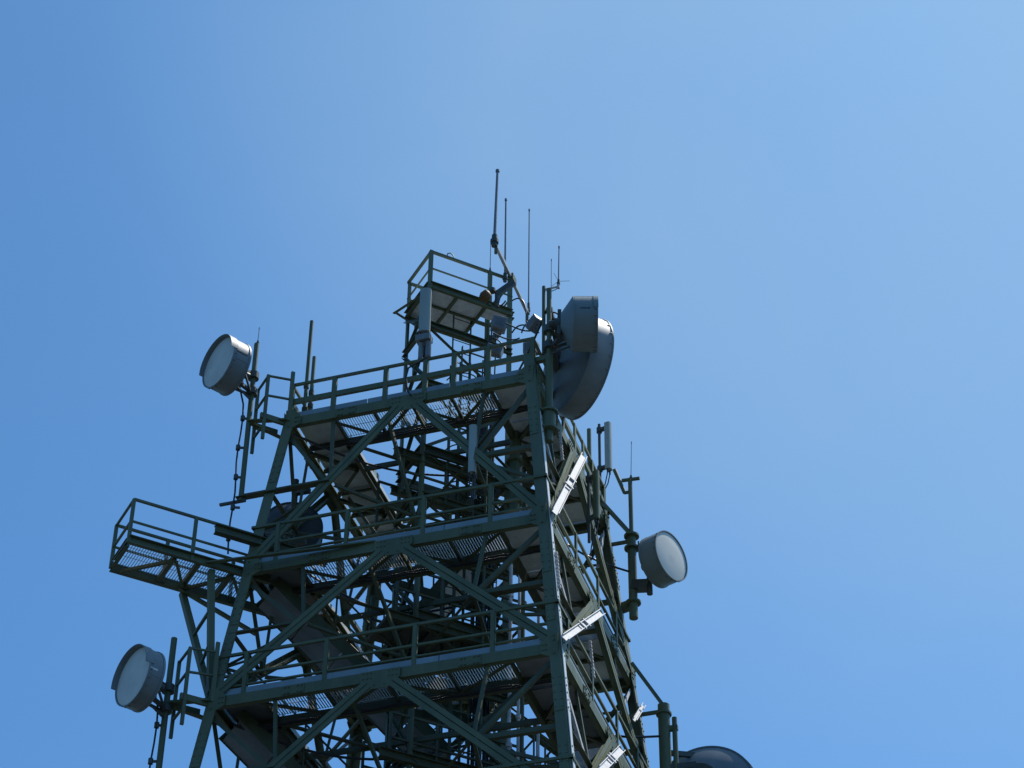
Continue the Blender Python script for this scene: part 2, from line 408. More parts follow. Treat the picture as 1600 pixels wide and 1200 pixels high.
# top platform
plat = MB()
e1, e2 = dd1 * 1.1, dd2 * 1.88; base = MN + V((0, 0, ZP + .03))
plat.slab([base, base + dd2 * 1.30, base + dd2 * 1.30 + e1, base + e1], (0, 0, .012))
plat.slab([base + dd2 * 1.31, base + e2, base + e2 + dd1 * .42, base + dd2 * 1.31 + dd1 * .42], (0, 0, .012))
plat = plat.build('top_platform', MESH, tower)
m = MB()
for a, b in sides: m.channel(a + V((0, 0, ZP)), b + V((0, 0, ZP)), .07, .17, .012, (0, 0, 1), 1)
m.bar(MN + dd2 * .65 + V((0, 0, ZP)), MN + dd2 * .65 + e1 + V((0, 0, ZP)), .05, .08); m.bar(MN + dd2 * 1.3 + V((0, 0, ZP)), MN + dd2 * 1.3 + e1 + V((0, 0, ZP)), .05, .09)
m.bar(MN + dd1 * .55 + V((0, 0, ZP + .003)), MN + dd1 * .55 + e2 + V((0, 0, ZP + .003)), .04, .05)
m.angle(ML + V((0, 0, ZP - .02)) - dd2 * .28, ML + V((0, 0, ZP - .22)) + dd2 * .3, .06, .01, (0, 0, 1))
m.angle(ML - dd2 * .27 + V((0, 0, ZP - .05)), MN + V((0, 0, ZP - .14)) + dd1 * .08, .06, .01, (0, 0, 1))
m.build('deck_beam', GREEN, plat)
m = MB()
for h, sz in ((.93, .055), (.48, .03)):
    for a, b in sides: m.bar(a + V((0, 0, ZP + h)), b + V((0, 0, ZP + h)), sz, sz * .9)
m.path([MN + dd2 * .36 + V((0, 0, ZP + .95)), MN + dd2 * .37 + V((0, 0, ZP + 1.03)), MN + dd2 * .43 + V((0, 0, ZP + 1.08)), MN + dd2 * .5 + V((0, 0, ZP + 1.04)), MN + dd2 * .52 + V((0, 0, ZP + .95))], .012)
m.build('guard_rail', GREEN, plat)
for P in (MN, MN + dd2 * 1.36, ML + dd2 * 1.0):
    m = MB(); m.bar(P + V((0, 0, ZP)), P + V((0, 0, ZP + .95)), .075, .075, dd1); m.build('rail_post', GREEN, plat)
# mast landings at the tower levels
for z, a0, a1, thk in ((25.42, -.5, 2.2, .01), (22.3, -.3, 2.5, .01), (28.12, .9, 2.1, .01)):
    m = MB(); p = MN + V((0, 0, z)) + dd1 * .05
    if z > 28: p = p + dd1 * .2
    m.slab([p + dd2 * a0, p + dd2 * a1, p + dd2 * a1 + dd1 * 1.0, p + dd2 * a0 + dd1 * 1.0], (0, 0, thk))
    for k in range(4):
        t_ = a0 + (a1 - a0) * k / 3; m.bar(p + dd2 * t_ - V((0, 0, .05)), p + dd2 * t_ + dd1 * 1.0 - V((0, 0, .05)), .04, .08)
    m.build('landing', DARK, tower)
# long floor beams carrying the mast between the tower faces, running with the mast
for z, offs in ((29.05, (.0, 1.15)), (25.3, (-.05, 1.2)), (22.45, (-.05, 1.2))):
    for o_ in offs:
        c = MN + dd1 * o_ + V((0, 0, z)); m = MB()
        lo = 1.0 if o_ < .5 else .2
        m.ibeam(c - dd2 * lo * .6, c + dd2 * 2.9, .12, .17, .014); m.build('floor_beam', GREEN2, tower)
# ladder inside the mast, with hoops
m = MB(); lp = MN + dd1 * .62 + dd2 * 1.05
for s in (-.2, .2): m.bar(lp + dd2 * s + V((0, 0, 3)), lp + dd2 * s + V((0, 0, ZP + .1)), .012, .055, dd1)
z = 3.
while z < ZP: m.tube(lp - dd2 * .2 + V((0, 0, z)), lp + dd2 * .2 + V((0, 0, z)), .011, 6, cap=False); z += .29
m.build('ladder', GREEN2, tower)
# back-of-tower secondary ladder with safety cage
m = MB(); lp = V((.35, 1.3, 0)); lx = V((1, 0, 0)); ly = V((0, 1, 0))
for s in (-.2, .2): m.bar(lp + lx * s + V((0, 0, 12)), lp + lx * s + V((0, 0, ZA + 1)), .012, .055, ly)
z = 12.
while z < ZA + .9: m.tube(lp - lx * .2 + V((0, 0, z)), lp + lx * .2 + V((0, 0, z)), .011, 6, cap=False); z += .29
z = 12.5
while z < ZA + .9:
    m.path([lp + lx * (.34 * math.cos(t)) + ly * (-.34 - .34 * math.sin(t)) + V((0, 0, z)) if 0 <= t <= math.pi else lp for t in [math.pi * k / 8 for k in range(9)]], .014, 5); z += .85
m.build('ladder', GREEN2, tower)

# inclined stairs between levels, along the back of the tower
def stair(x0, x1, y, z0, z1):
    st = MB(); wd = .7
    for yy in (y, y + wd): st.bar(V((x0, yy, z0)), V((x1, yy, z1)), .02, .22, (0, 0, 1))
    st = st.build('stair_flight', GREEN2, tower)
    sf = MB(); q = V((0, 0, -.115)); ns = 5
    for k in range(ns):
        p0 = V((x0, y, z0)).lerp(V((x1, y, z1)), k / ns + .003) + q; p1 = V((x0, y, z0)).lerp(V((x1, y, z1)), (k + 1) / ns - .003) + q
        sf.slab([p0 + V((0, .012, 0)), p1 + V((0, .012, 0)), p1 + V((0, wd - .012, 0)), p0 + V((0, wd - .012, 0))], (0, 0, .006))
    for k in (.2, .6): p = V((x0, y, z0)).lerp(V((x1, y, z1)), k) + V((0, 0, -.14)); sf.bar(p + V((0, .02, 0)), p + V((0, wd - .02, 0)), .05, .04)
    sf.build('soffit', SOFFIT, st)
    tm = MB(); n_ = 14
    for k in range(1, n_): p = V((x0, y, z0)).lerp(V((x1, y, z1)), k / n_); tm.bar(p + V((0, .02, 0)), p + V((0, wd - .02, 0)), .22, .03)
    tm.build('tread', GRAT, st)
    rm = MB()
    for yy in (y, y + wd):
        rm.tube(V((x0, yy, z0 + 1)), V((x1, yy, z1 + 1)), .022, 8)
        for k in (.02, .35, .68, .98): p = V((x0, yy, z0)).lerp(V((x1, yy, z1)), k); rm.tube(p, p + V((0, 0, 1)), .02, 8)
    rm.build('hand_rail', GREEN2, st)
stair(-1.6, 1.4, .75, ZB + .1, ZA + .1)
stair(1.5, -1.5, .95, ZC + .1, ZB + .1)
stair(-1.6, 1.5, 1.15, ZD + .1, ZC + .1)

# diagonal gangway leaving the front-left corner at the second level
GQ = V((-4.483, -4.304, 0)); GZ = ZB
gl = 2.62; gw = .91
gm = MB(); grating(gm, GQ + V((0, 0, GZ + .06)), dd2, dd1, gl, gw, .05, .006, .03, .3)
gang = gm.build('gangway', GRAT, tower)
m = MB()
for s in (0, gw): m.channel(GQ + dd1 * s + V((0, 0, GZ)), GQ + dd1 * s + dd2 * (gl + (.1 if s == 0 else .8)) + V((0, 0, GZ)), .08, .17, .014, (0, 0, 1), 1 if s == 0 else -1)
m.channel(GQ + dd1 * .08 + V((0, 0, GZ)) + dd2 * .04, GQ + dd1 * (gw - .08) + V((0, 0, GZ)) + dd2 * .04, .07, .18, .012, (0, 0, 1), -1)
for k in (.9, 1.35, 2.0, 2.5): m.bar(GQ + dd1 * .05 + dd2 * k + V((0, 0, GZ - .02)), GQ + dd1 * (gw - .05) + dd2 * k + V((0, 0, GZ - .02)), .08, .1)
for (a, b, c_, d_) in ((.9, 0, 1.35, gw), (2.0, 0, 1.35, gw), (2.0, 0, 2.5, gw), (.9, 0, .15, gw)):
    m.angle(GQ + dd2 * a + dd1 * (b + .05) + V((0, 0, GZ - .12)), GQ + dd2 * c_ + dd1 * (d_ - .05) + V((0, 0, GZ - .12)), .06, .009, (0, 0, 1))
m.build('edge_beam', GREEN, gang)
m = MB()
for s in (0.0, gw):
    for h, z_ in ((.9, .045), (.42, .035)):
        m.bar(GQ + dd1 * s + V((0, 0, GZ + h)), GQ + dd1 * s + dd2 * (gl - .05) + V((0, 0, GZ + h)), z_, z_)
for h in (.9, .42): m.bar(GQ + V((0, 0, GZ + h)), GQ + dd1 * gw + V((0, 0, GZ + h)), .04, .04)
gr = m.build('guard_rail', GREEN, gang)
for s in (0.0, gw):
    for k in (0, 1.2, 2.3):
        if s and k == 1.2: k = 1.0
        m = MB(); p = GQ + dd1 * s + dd2 * k; m.bar(p + V((0, 0, GZ - .05)), p + V((0, 0, GZ + .9)), .06, .06, dd1); m.build('rail_post', GREEN, gang)
# props from gangway down to the leg at the next level
for s, k in ((0, 1.55), (gw, 1.35)):
    m = MB(); a = GQ + dd1 * s + dd2 * k + V((0, 0, GZ - .1)); b = V((-W(ZC) - .06 * (s > 0), -W(ZC) + .1 * (s > 0), ZC + .25))
    m.angle(a, b, .11, .012, dd1); m.build('prop', GREEN, gang)
m = MB(); a = GQ + dd1 * gw + dd2 * .95 + V((0, 0, GZ - .12)); b = V((-W(ZC) - .1, -W(ZC) + .55, ZC + 1.0))
m.angle(GQ + dd1 * gw + dd2 * 1.3 + V((0, 0, GZ - .12)), V((-W(ZB - .9) , -W(ZB) + .9, ZB - .85)), .1, .012, (0, 0, 1)); m.build('prop', GREEN, gang)
for k in (.35, .62, .85):
    pa = (GQ + dd2 * 1.55 + V((0, 0, GZ - .1))).lerp(V((-W(ZC), -W(ZC), ZC + .25)), k); pb = (GQ + dd1 * gw + dd2 * 1.35 + V((0, 0, GZ - .1))).lerp(V((-W(ZC) - .06, -W(ZC) + .1, ZC + .25)), k + .1)
    m = MB(); m.angle(pa, pb, .05, .008, (0, 0, 1)); m.build('prop_lacing', GREEN, gang)

# short corner stubs with hoop rails at levels A and C (front-left corner)
for z in (ZA, ZC):
    c = V((-W(z), -W(z), z)); m = MB()
    a0 = c - dd2 * .05; o1 = dd1 * .36; L_ = .75
    for s in (0, 1): m.bar(c + o1 * s - dd2 * L_ * 0 + V((0, 0, 0)), c + o1 * s - dd2 * .5, .06, .12)
    st = m.build('corner_stub', GREEN, tower)
    m = MB(); q0 = c - dd2 * .42 + dd1 * -.02; q1 = c - dd2 * .42 + dd1 * .5; q2 = c - dd2 * .05 + dd1 * -.02
    for h in (.98, .5, -.2): m.bar(q0 + V((0, 0, h)), q1 + V((0, 0, h)), .04, .04)
    for h in (.98, .5): m.bar(q0 + V((0, 0, h)), c + V((0.12, -.02, h + .02)), .035, .035)
    for q in (q0, q1): m.bar(q + V((0, 0, -.55)), q + V((0, 0, 1.0)), .06, .05, dd1)
    m.bar(c + V((.1, -.03, 0)), c + V((.1, -.03, 1.2)), .07, .05, dd1)
    m.build('hoop_rail', GREEN, st)

# bright galvanised channels on the right-hand face
def onRight(x, y, off=.14):
    k = 2.5
    for _ in range(12): P = onX(x, y, k + off); k = W(P.z)
    return P
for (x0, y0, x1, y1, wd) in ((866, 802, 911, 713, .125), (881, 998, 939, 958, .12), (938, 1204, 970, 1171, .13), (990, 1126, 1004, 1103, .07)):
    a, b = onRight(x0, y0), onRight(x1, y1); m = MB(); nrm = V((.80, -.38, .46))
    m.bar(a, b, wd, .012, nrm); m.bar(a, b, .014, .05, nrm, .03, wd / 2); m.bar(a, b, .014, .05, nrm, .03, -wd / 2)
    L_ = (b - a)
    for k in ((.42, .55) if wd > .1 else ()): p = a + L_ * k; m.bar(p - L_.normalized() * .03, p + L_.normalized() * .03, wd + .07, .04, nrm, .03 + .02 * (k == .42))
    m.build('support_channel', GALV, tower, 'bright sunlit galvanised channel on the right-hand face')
# springs of bolt heads beside the near right leg
m = MB()
for z0, z1, yy in ((24.3, 25.1, .1), (23.6, 24.4, 2.0), (21.0, 21.7, 2.2), (28.3, 29.0, 1.3)):
    z = z0
    while z < z1: w_ = W(z); m.bolt(V((w_ + .03, -w_ + yy, z)), (1, 0, .1), .03, .05); z += .085
m.build('bolt_row', GALV, tower)

# ------------------------------------------------------------------ antenna support pipes with flanges
def pole(name, x, y, z0, z1, r, label, group=None, flanges=(), r_low=None, zsplit=None, arms=(), mat_=GREEN, fr=2.2):
    t = thing(name, (x, y, z0), label, 'mounting pole', group)
    m = MB()
    if zsplit: m.tube((x, y, z0), (x, y, zsplit), r_low, 16); m.tube((x, y, zsplit), (x, y, z1), r, 14)
    else: m.tube((x, y, z0), (x, y, z1), r, 14)
    m.build('pole', mat_, t)
    for z in flanges:
        m = MB(); rr = (r_low if zsplit and z <= zsplit + .05 else r) * fr
        m.tube((x, y, z - .02), (x, y, z + .02), rr, 18)
        for k in range(6): q = V((x + rr * .78 * math.cos(k * 1.047), y + rr * .78 * math.sin(k * 1.047), z)); m.tube(q - V((0, 0, .035)), q + V((0, 0, .035)), .016, 6)
        m.build('flange', mat_, t)
    for (a, b, s) in arms:
        m = MB(); m.angle(a, b, s, .012, (0, 0, 1)); m.build('bracket_arm', mat_, t)
    return t
PTL = (-3.165, -2.68); PBL = (-3.875, -3.3)
pole('mounting_pole', *PTL, 27.6, 31.42, .05, 'slim pole carrying the drum dish left of the top walkway',
     arms=((V((*PTL, ZA)), V((-W(ZA) + .05, -W(ZA), ZA)), .1), (V((*PTL, ZA - .03)), V((-W(ZA), -W(ZA) + .75, ZA - .06)), .09)), flanges=(), )
pole('mounting_pole', *PBL, 20.3, 24.32, .055, 'slim pole carrying the lowest left drum dish beside the gangway props',
     arms=((V((*PBL, ZC)), V((-W(ZC) + .05, -W(ZC), ZC)), .1), (V((*PBL, ZC - .03)), V((-W(ZC), -W(ZC) + .75, ZC - .06)), .09)))
PR = (2.979, 2.5)
zr = lambda row, xy=PR: zat(xy[0], xy[1], row)
pole('mounting_pole', *PR, zr(966), zr(748), .045, 'tall flanged pole carrying the right-hand drum dish',
     flanges=(zr(838), zr(857), zr(942)), r_low=.088, zsplit=zr(838), fr=1.75,
     arms=((V((*PR, zr(838))), onY(936, 782, 2.3), .07), (V((*PR, zr(846))), V((W(28.6) - .1, 2.5, zr(846))), .06), (V((*PR, zr(945))), V((W(27) - .1, 2.6, zr(945))), .16)))
PBR = (3.513, 2.5)
pole('mounting_pole', *PBR, 21.5, zr(1102, PBR), .115, 'thick pipe pole at lower right in front of the partly cropped dish',
     flanges=(zr(1116, PBR),), fr=1.3,
     arms=((V((*PBR, zr(1106, PBR))), onY(985, 1036, 2.4), .06), (V((*PBR, zr(1112, PBR))), V((W(25.2) - .2, 2.5, zr(1112, PBR))), .06)))
P1 = (2.74, -2.4)
z1_ = lambda row: zat(P1[0], P1[1], row)
pole('mounting_pole', *P1, z1_(690), z1_(452), .048, 'stout pipe on the near right corner in front of the big dish',
     flanges=(z1_(645), z1_(672)), r_low=.072, zsplit=z1_(555), fr=2.4,
     arms=((V((*P1, z1_(560))), V((2.42, -2.4, z1_(560))), .1), (V((*P1, z1_(672))), V((W(28.2) - .1, -W(28.2) + .1, z1_(672))), .14)))
m = MB(); m.tube((*P1, z1_(670)), (*P1, z1_(647)), .125, 18); m.build('sleeve', GREEN, bpy.data.objects['mounting_pole.004'])
P2 = (1.573, -.8)
z2_ = lambda row: zat(P2[0], P2[1], row)
pole('mounting_pole', *P2, z2_(800), z2_(652), .10, 'short pipe with round flanges inside the tower below the top walkway',
     flanges=(z2_(663), z2_(722), z2_(785)), fr=1.7, arms=((V((*P2, z2_(700))), V((W(29), -.3, z2_(712))), .06),))
P3 = onY(849.5, 520, -2.3)
pole('mounting_pole', P3.x, P3.y, P3.z - .5, zat(P3.x, P3.y, 448), .035, 'thin pipe close beside the stout corner pipe holding a small whip', flanges=())

# ------------------------------------------------------------------ dishes
def dish(label, C, axis, D, depth, pole_xy=None, hood=False, cone=.2, mark=None, group=None, name='drum_dish_antenna', radome=True, rim=.015, struts=True, shroudmat=SHROUD, hubd=.12, hubr=.22, conic=False):
    """C: centre of the open front rim; axis points outwards"""
    ax = V(axis).normalized(); C = V(C); r = D / 2; up = V((0, 0, 1)); up = (up - ax * up.dot(ax)).normalized(); sd_ = ax.cross(up)
    t = thing(name, C - ax * depth, label, 'dish antenna', group)
    m = MB(); Bk = C - ax * depth
    m.lathe(Bk, ax, [(r, 0), (r, depth), (r + rim, depth), (r + rim, depth + .025), (r - .004, depth + .025), (r - .012, depth - .03), (r - .012, 0)], 72)
    m.lathe(Bk, ax, [(r + .012, -.02), (r + .012, .02), (r, .02)], 72); m.lathe(Bk, ax, [(r - .02, -.02), (r + .012, -.02)], 72)
    for k in range(24):                                          # clips round the rim and a seam
        q_ = k * math.pi / 12 + .1; e_ = up * math.cos(q_) + sd_ * math.sin(q_); m.bar(C + e_ * (r + .006) - ax * .05, C + e_ * (r + .006) + ax * .02, .025, .02, e_)
    for q_ in (.7, 2.6, 4.4): e_ = up * math.cos(q_) + sd_ * math.sin(q_); m.bar(Bk + e_ * (r + .002) + ax * .02, C + e_ * (r + .002) - ax * .04, .04, .006, e_)
    m.build('shroud', shroudmat, t)
    m = MB(); m.lathe(Bk, ax, [(r, 0), (r, -.02), (r * .38, -cone), (.001, -cone)], 72) if conic else m.smooth_lathe(Bk, ax, [(r * math.sin(q), -cone + cone * (math.sin(q)) ** 2) for q in [math.pi / 2 * k / 14 for k in range(15)]] if cone else [(0.001, 0), (r, 0)], 72)
    m.build('reflector', shroudmat, t)
    if radome:
        m = MB(); m.smooth_lathe(C + ax * .004, ax, [(r - .013, 0), (r * .75, .012), (r * .4, .02), (.001, .024)], 72); m.build('radome', RADOME, t)
    if hood:
        m = MB(); hd = hood
        m.lathe(C, ax, [(r + .018, -.06), (r + .018, hd), (r + .006, hd), (r + .006, -.06), (r + .018, -.06)], 40, -1.55, 1.62)
        m.build('hood', shroudmat, t)
    m = MB(); m.tube(Bk - ax * (cone + hubd), Bk - ax * (cone - .04), r * hubr, 28); m.tube(Bk - ax * (cone + hubd + .1), Bk - ax * (cone + hubd), .07, 12)
    m.build('feed_hub', DARK, t)
    if pole_xy is not None and struts:
        m = MB(); hc = Bk - ax * (cone + .04)
        P = V((pole_xy[0], pole_xy[1], hc.z))
        for dz in (-.22, .18):
            p = P + V((0, 0, dz)); q = Bk - ax * .01 - sd_ * 0 + up * dz
            m.bar(p, q + (p - q).normalized() * .0, .07, .06); m.tube(p - V((0, 0, .07)), p + V((0, 0, .07)), .11, 12)
        for s in (-1, 1): m.bar(P + V((0, 0, -.3)), Bk + sd_ * s * r * .6 - up * r * .3, .035, .05)
        m.bar(hc + up * .3 - ax * -.02, hc - up * .3, .16, .07, ax)
        m.bar(P + V((0, 0, -.42)), Bk - up * r * .82 + sd_ * -.1, .03, .03)
        m.build('mount_bracket', DARK, t)
    if mark:
        kind, ang, d0, d1, hgt = mark
        m = MB(); nl = 10
        for k in range(nl):
            if kind == 'pale' and k: break
            a_ = d0 + (d1 - d0) * k / nl; b_ = a_ + (d1 - d0) / nl * .72
            if kind == 'pale': b_ = d1
            hh = hgt * (1 if k in (0, 4, 8) else .68)
            n_ = 3
            for q in range(n_):
                t0 = ang + hh / r * (q / n_ - .5); t1 = ang + hh / r * ((q + 1) / n_ - .5)
                f_ = lambda tt, dd: Bk + ax * dd + (up * math.cos(tt) + sd_ * math.sin(tt)) * (r + .003)
                if kind == 'ink' and k % 3 == 1 and q == 1:      # open letter
                    b2 = a_ + (b_ - a_) * .4
                    m.add([f_(t0, a_), f_(t0, b2), f_(t1, b2), f_(t1, a_)], [(0, 1, 2, 3)])
                else: m.add([f_(t0, a_), f_(t0, b_), f_(t1, b_), f_(t1, a_)], [(0, 1, 2, 3)])
        m.build('lettering', MARK if kind == 'ink' else MARKL, t)
    return t
axL = V((math.sin(R(213)), math.cos(R(213)), 0))
Cq = onY(343, 566, PTL[1] - .78); print('TL dish', Cq, 'pole', PTL)
dish('grey hooded drum dish left of the top walkway, radome facing the camera', Cq, axL, 1.07, .35, PTL, .1, .1, ('ink', -1.62, .07, .32, .06))
Cq = onY(209, 1057, PBL[1] - .80); print('BL dish', Cq, 'pole', PBL)
dish('grey hooded drum dish at lower left below the gangway', Cq, axL, 1.07, .27, PBL, .11, .1, ('pale', -1.7, .12, .29, .035))
axR = V((math.sin(R(112)), math.cos(R(112)), -.02))
Cq = onY(1048, 869, PR[1] - .3); print('R dish', Cq)
dish('pale radome drum dish on the right-hand flanged pole, facing right', Cq, axR, 1.03, .38, None, False, .08, shroudmat=DDISH2)
m_t = bpy.data.objects['drum_dish_antenna.002']
m = MB(); bk = Cq - axR * .48; zz = zr(916); e_ = onY(1015, 915, PR[1] - .05)
m.bar(V((*PR, zz)), e_, .2, .2); m.tube(e_ - V((0, 0, .2)), e_ + V((0, 0, .16)), .06, 12); m.tube(V((bk.x - .06, bk.y + .05, zz - .14)), V((bk.x - .06, bk.y + .05, zz + .35)), .05, 10)
m.bar(V((bk.x - .06, bk.y + .05, zz + .3)), Cq - axR * .40 - V((0, 0, .3)), .06, .08); m.bar(V((bk.x - .1, bk.y + .05, zz + .95)), Cq - axR * .40 + V((0, 0, .2)), .04, .04)
m.path([V((*PR, zr(850))) + V((.15, -.05, 0)), V((*PR, zr(868))) + V((.16, -.05, 0)), Cq - axR * .5 + V((0, 0, .1))], .018)
m.build('mount_bracket', DARK, m_t)
# big shrouded dish seen from behind, upper right
axB = V((math.sin(R(44)), math.cos(R(44)), 0))
Cb = onY(916, 577, -1.0); print('big dish', Cb)
dish('huge round dish behind the near right corner, seen from its back', Cb, axB, 2.02, .42, None, False, .28, name='dish_antenna', radome=True)
bt = bpy.data.objects['dish_antenna']
bk = Cb - axB * .72
for h in (-.35, .45): m = MB(); m.bar(V((P1[0], P1[1], bk.z + h)), bk + V((0, 0, h * .8)) + axB * .1, .12, .12); m.build('mount_arm', DARK, bt)
# drum dish seen edge-on
axD = V((math.sin(R(72)), math.cos(R(72)), 0))
Cd = onY(931, 507, -2.5); print('edge drum', Cd)
dish('edge-on drum dish with flat hood at upper right, lettering on its rim', Cd, axD, 1.04, .42, (P1[0], P1[1]), .03, .24, ('ink', math.pi / 2 + .08, .12, .30, .04), shroudmat=DDISH2, conic=True)
# dish inside the left face, seen from behind
axI = V((-.4, .92, 0))
Ci = onX(456, 838, -2.95); print('inner', Ci)
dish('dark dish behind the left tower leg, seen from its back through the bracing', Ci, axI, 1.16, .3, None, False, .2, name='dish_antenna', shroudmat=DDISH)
m = MB(); b_ = Ci - axI * .6; m.tube(b_ + V((0, 0, -.9)), b_ + V((0, 0, .9)), .06, 12); m.bar(b_, Ci - axI * .3, .2, .3); m.bar(b_ + V((0, 0, .6)), V((-2.4, b_.y, b_.z + .6)), .1, .1); m.bar(b_ - V((0, 0, .6)), V((-2.4, b_.y, b_.z - .6)), .1, .1)
m.build('mount_bracket', DARK, bpy.data.objects['dish_antenna.001'])
# cropped dish bottom right
axC = V((math.sin(R(4)), math.cos(R(4)), 0))
Cc = onY(1103, 1246, 3.05); print('crop', Cc)
dish('large dark dish cut off at the lower right edge, seen from its back', Cc, axC, 2.0, .1, None, False, .34, name='dish_antenna', rim=.03, hubr=.42, shroudmat=DDISH3)
bk = Cc - axC * .5
for h in (-.4, .4): m = MB(); m.bar(V((*PBR, bk.z + h)), bk + V((0, 0, h)), .12, .12); m.build('mount_arm', DARK, bpy.data.objects['dish_antenna.002'])
m = MB(); m.bar(V((*PBR, zr(1176, PBR))) , Cc - axC * .1 + V((-.1, 0, .85)), .06, .1)
m.build('mount_bracket', DARK, bpy.data.objects['dish_antenna.002'])

# ------------------------------------------------------------------ whips
def whip(p0, p1, r, label, base=.3, group='whip antennas', mat_=WHIP, r2=None):
    p0, p1 = V(p0), V(p1); t = thing('whip_antenna', p0, label, 'antenna', group)
    m = MB(); d = (p1 - p0); L = d.length; d.normalize()
    m.tube(p0 + d * base, p1, r, 8, r2 or r * .8); m.tube(p1 - d * .03, p1 + d * .02, r * 1.25, 8); m.build('rod', mat_, t)
    m = MB(); m.tube(p0, p0 + d * (base + .02), max(r * 1.7, .02), 10); m.tube(p0 + d * base * .3, p0 + d * base * .6, max(r * 2.4, .03), 10); m.build('base_mount', DARK, t)
    return t
bx = 1.12
Ba, Bb = onX(774, 396, bx), onX(825, 476, bx); Ba.z = Bb.z = (Ba.z + Bb.z) / 2; print('boom', Ba, Bb)
boom = thing('antenna_boom', (Ba + Bb) / 2, 'pale sloping aluminium boom on the mast top carrying whips', 'antenna boom')
m = MB(); m.bar(Ba, Bb, .06, .09); m.build('boom_tube', ALU, boom)
m = MB(); c = Ba.lerp(Bb, .5); m.bar(c - V((0, .12, 0)), c + V((0, .12, 0)), .12, .16); m.bar(Bb - V((0, .06, .05)), Bb - V((0, .06, .3)), .05, .05); m.bar(Ba - V((0, -.03, -.1)), Ba + V((0, .03, -.22)), .05, .05)
m.build('boom_clamp', GREEN2, boom)
whip(Ba + V((-.02, -.02, -.05)), onX(777.5, 267, bx) , .037, 'thickest and tallest whip at the upper end of the sloping boom', .28)
whip(Bb + V((0.02, -.02, -.05)), onX(827, 328, bx), .017, 'slender whip rising from the lower end of the sloping boom', .3)
p = onX(789, 440, 1.05); whip(p, onX(790.5, 312, 1.05), .024, 'middle whip on the mast corner post beside the boom', .2)
p = MN + dd2 * 1.36; whip((p.x, p.y, ZP + .93), (p.x, p.y, zat(p.x, p.y, 377)), .01, 'hair-thin short whip on the top platform rail', .1)
p = onY(872.5, 448, -2.3); whip(p, onY(873.5, 386, -2.3), .014, 'short whip on a bent arm beside the stout corner pipe', .16)
m = MB(); q = V((P3.x, P3.y, p.z)); m.tube(q, p, .022, 8); m.tube(p - V((0, 0, .04)), p + V((0, 0, .05)), .03, 8)
for a_ in range(3): m.tube(p + V((0, 0, .14)), p + V((.22 * math.cos(a_ * 2.1 + .4), .22 * math.sin(a_ * 2.1 + .4), .17)), .005, 5)
m.path([p, p + V((-.05, 0, -.06)), p + V((-.2, 0, -.09)), q + V((.05, 0, -.04))], .01); m.build('bent_arm', GALV, bpy.data.objects['whip_antenna.004'])
p = onY(861, 500, -2.35); whip(p, onY(861.5, 406, -2.35), .008, 'needle-thin whip in front of the stout corner pipe', .1)
p = V((PTL[0] + .02, PTL[1], 31.42)); whip(p, (p.x, p.y, zat(p.x, p.y, 513)), .009, 'needle-thin whip on top of the upper left dish pole', .06)
p = V((PR[0] + .02, PR[1], zr(748))); whip(p, (p.x + .03, p.y, zr(692)), .008, 'needle-thin whip on top of the right-hand flanged pole', .06)
m = MB(); q = V((*PR, zr(750))); m.bar(q - V((.17, 0, -.02)), q + V((.2, 0, .0)), .06, .05); m.tube(q + V((-.12, 0, -.3)) , onY(960, 734, 2.45), .04, 10)
m.bar(q + V((-.13, 0, -.3)), q + V((0, 0, -.3)), .05, .05)
m.build('cross_arm', GREEN, bpy.data.objects['mounting_pole.002'])
# collinears behind the left part of the top walkway
def collinear(col, top, low, ball, label):
    P = onY(col, low, -2.2); zt_ = zat(P.x, P.y, top); t = thing('whip_antenna', P, label, 'antenna', 'whip antennas')
    m = MB(); m.tube(P, (P.x, P.y, zt_), .038, 10); m.build('rod', GREEN, t)
    zb = zat(P.x, P.y, ball); m = MB(); m.smooth_lathe((P.x, P.y, zb - .06), (0, 0, 1), [(.001, 0), (.09, .02), (.115, .06), (.09, .1), (.001, .12)], 16); m.build('ball_insulator', GREEN2, t)
    for k in (.35, .12):
        m = MB(); zz_ = P.z + (zt_ - P.z) * k; m.tube((P.x, P.y, zz_ - .05), (P.x, P.y, zz_ + .05), .055, 10); m.build('collar', GREEN2, t)
collinear(474, 502, 660, 576, 'taller green stick antenna with ball above the left top walkway rail')
collinear(484, 558, 645, 634, 'shorter green stick antenna with ball behind the left top walkway')

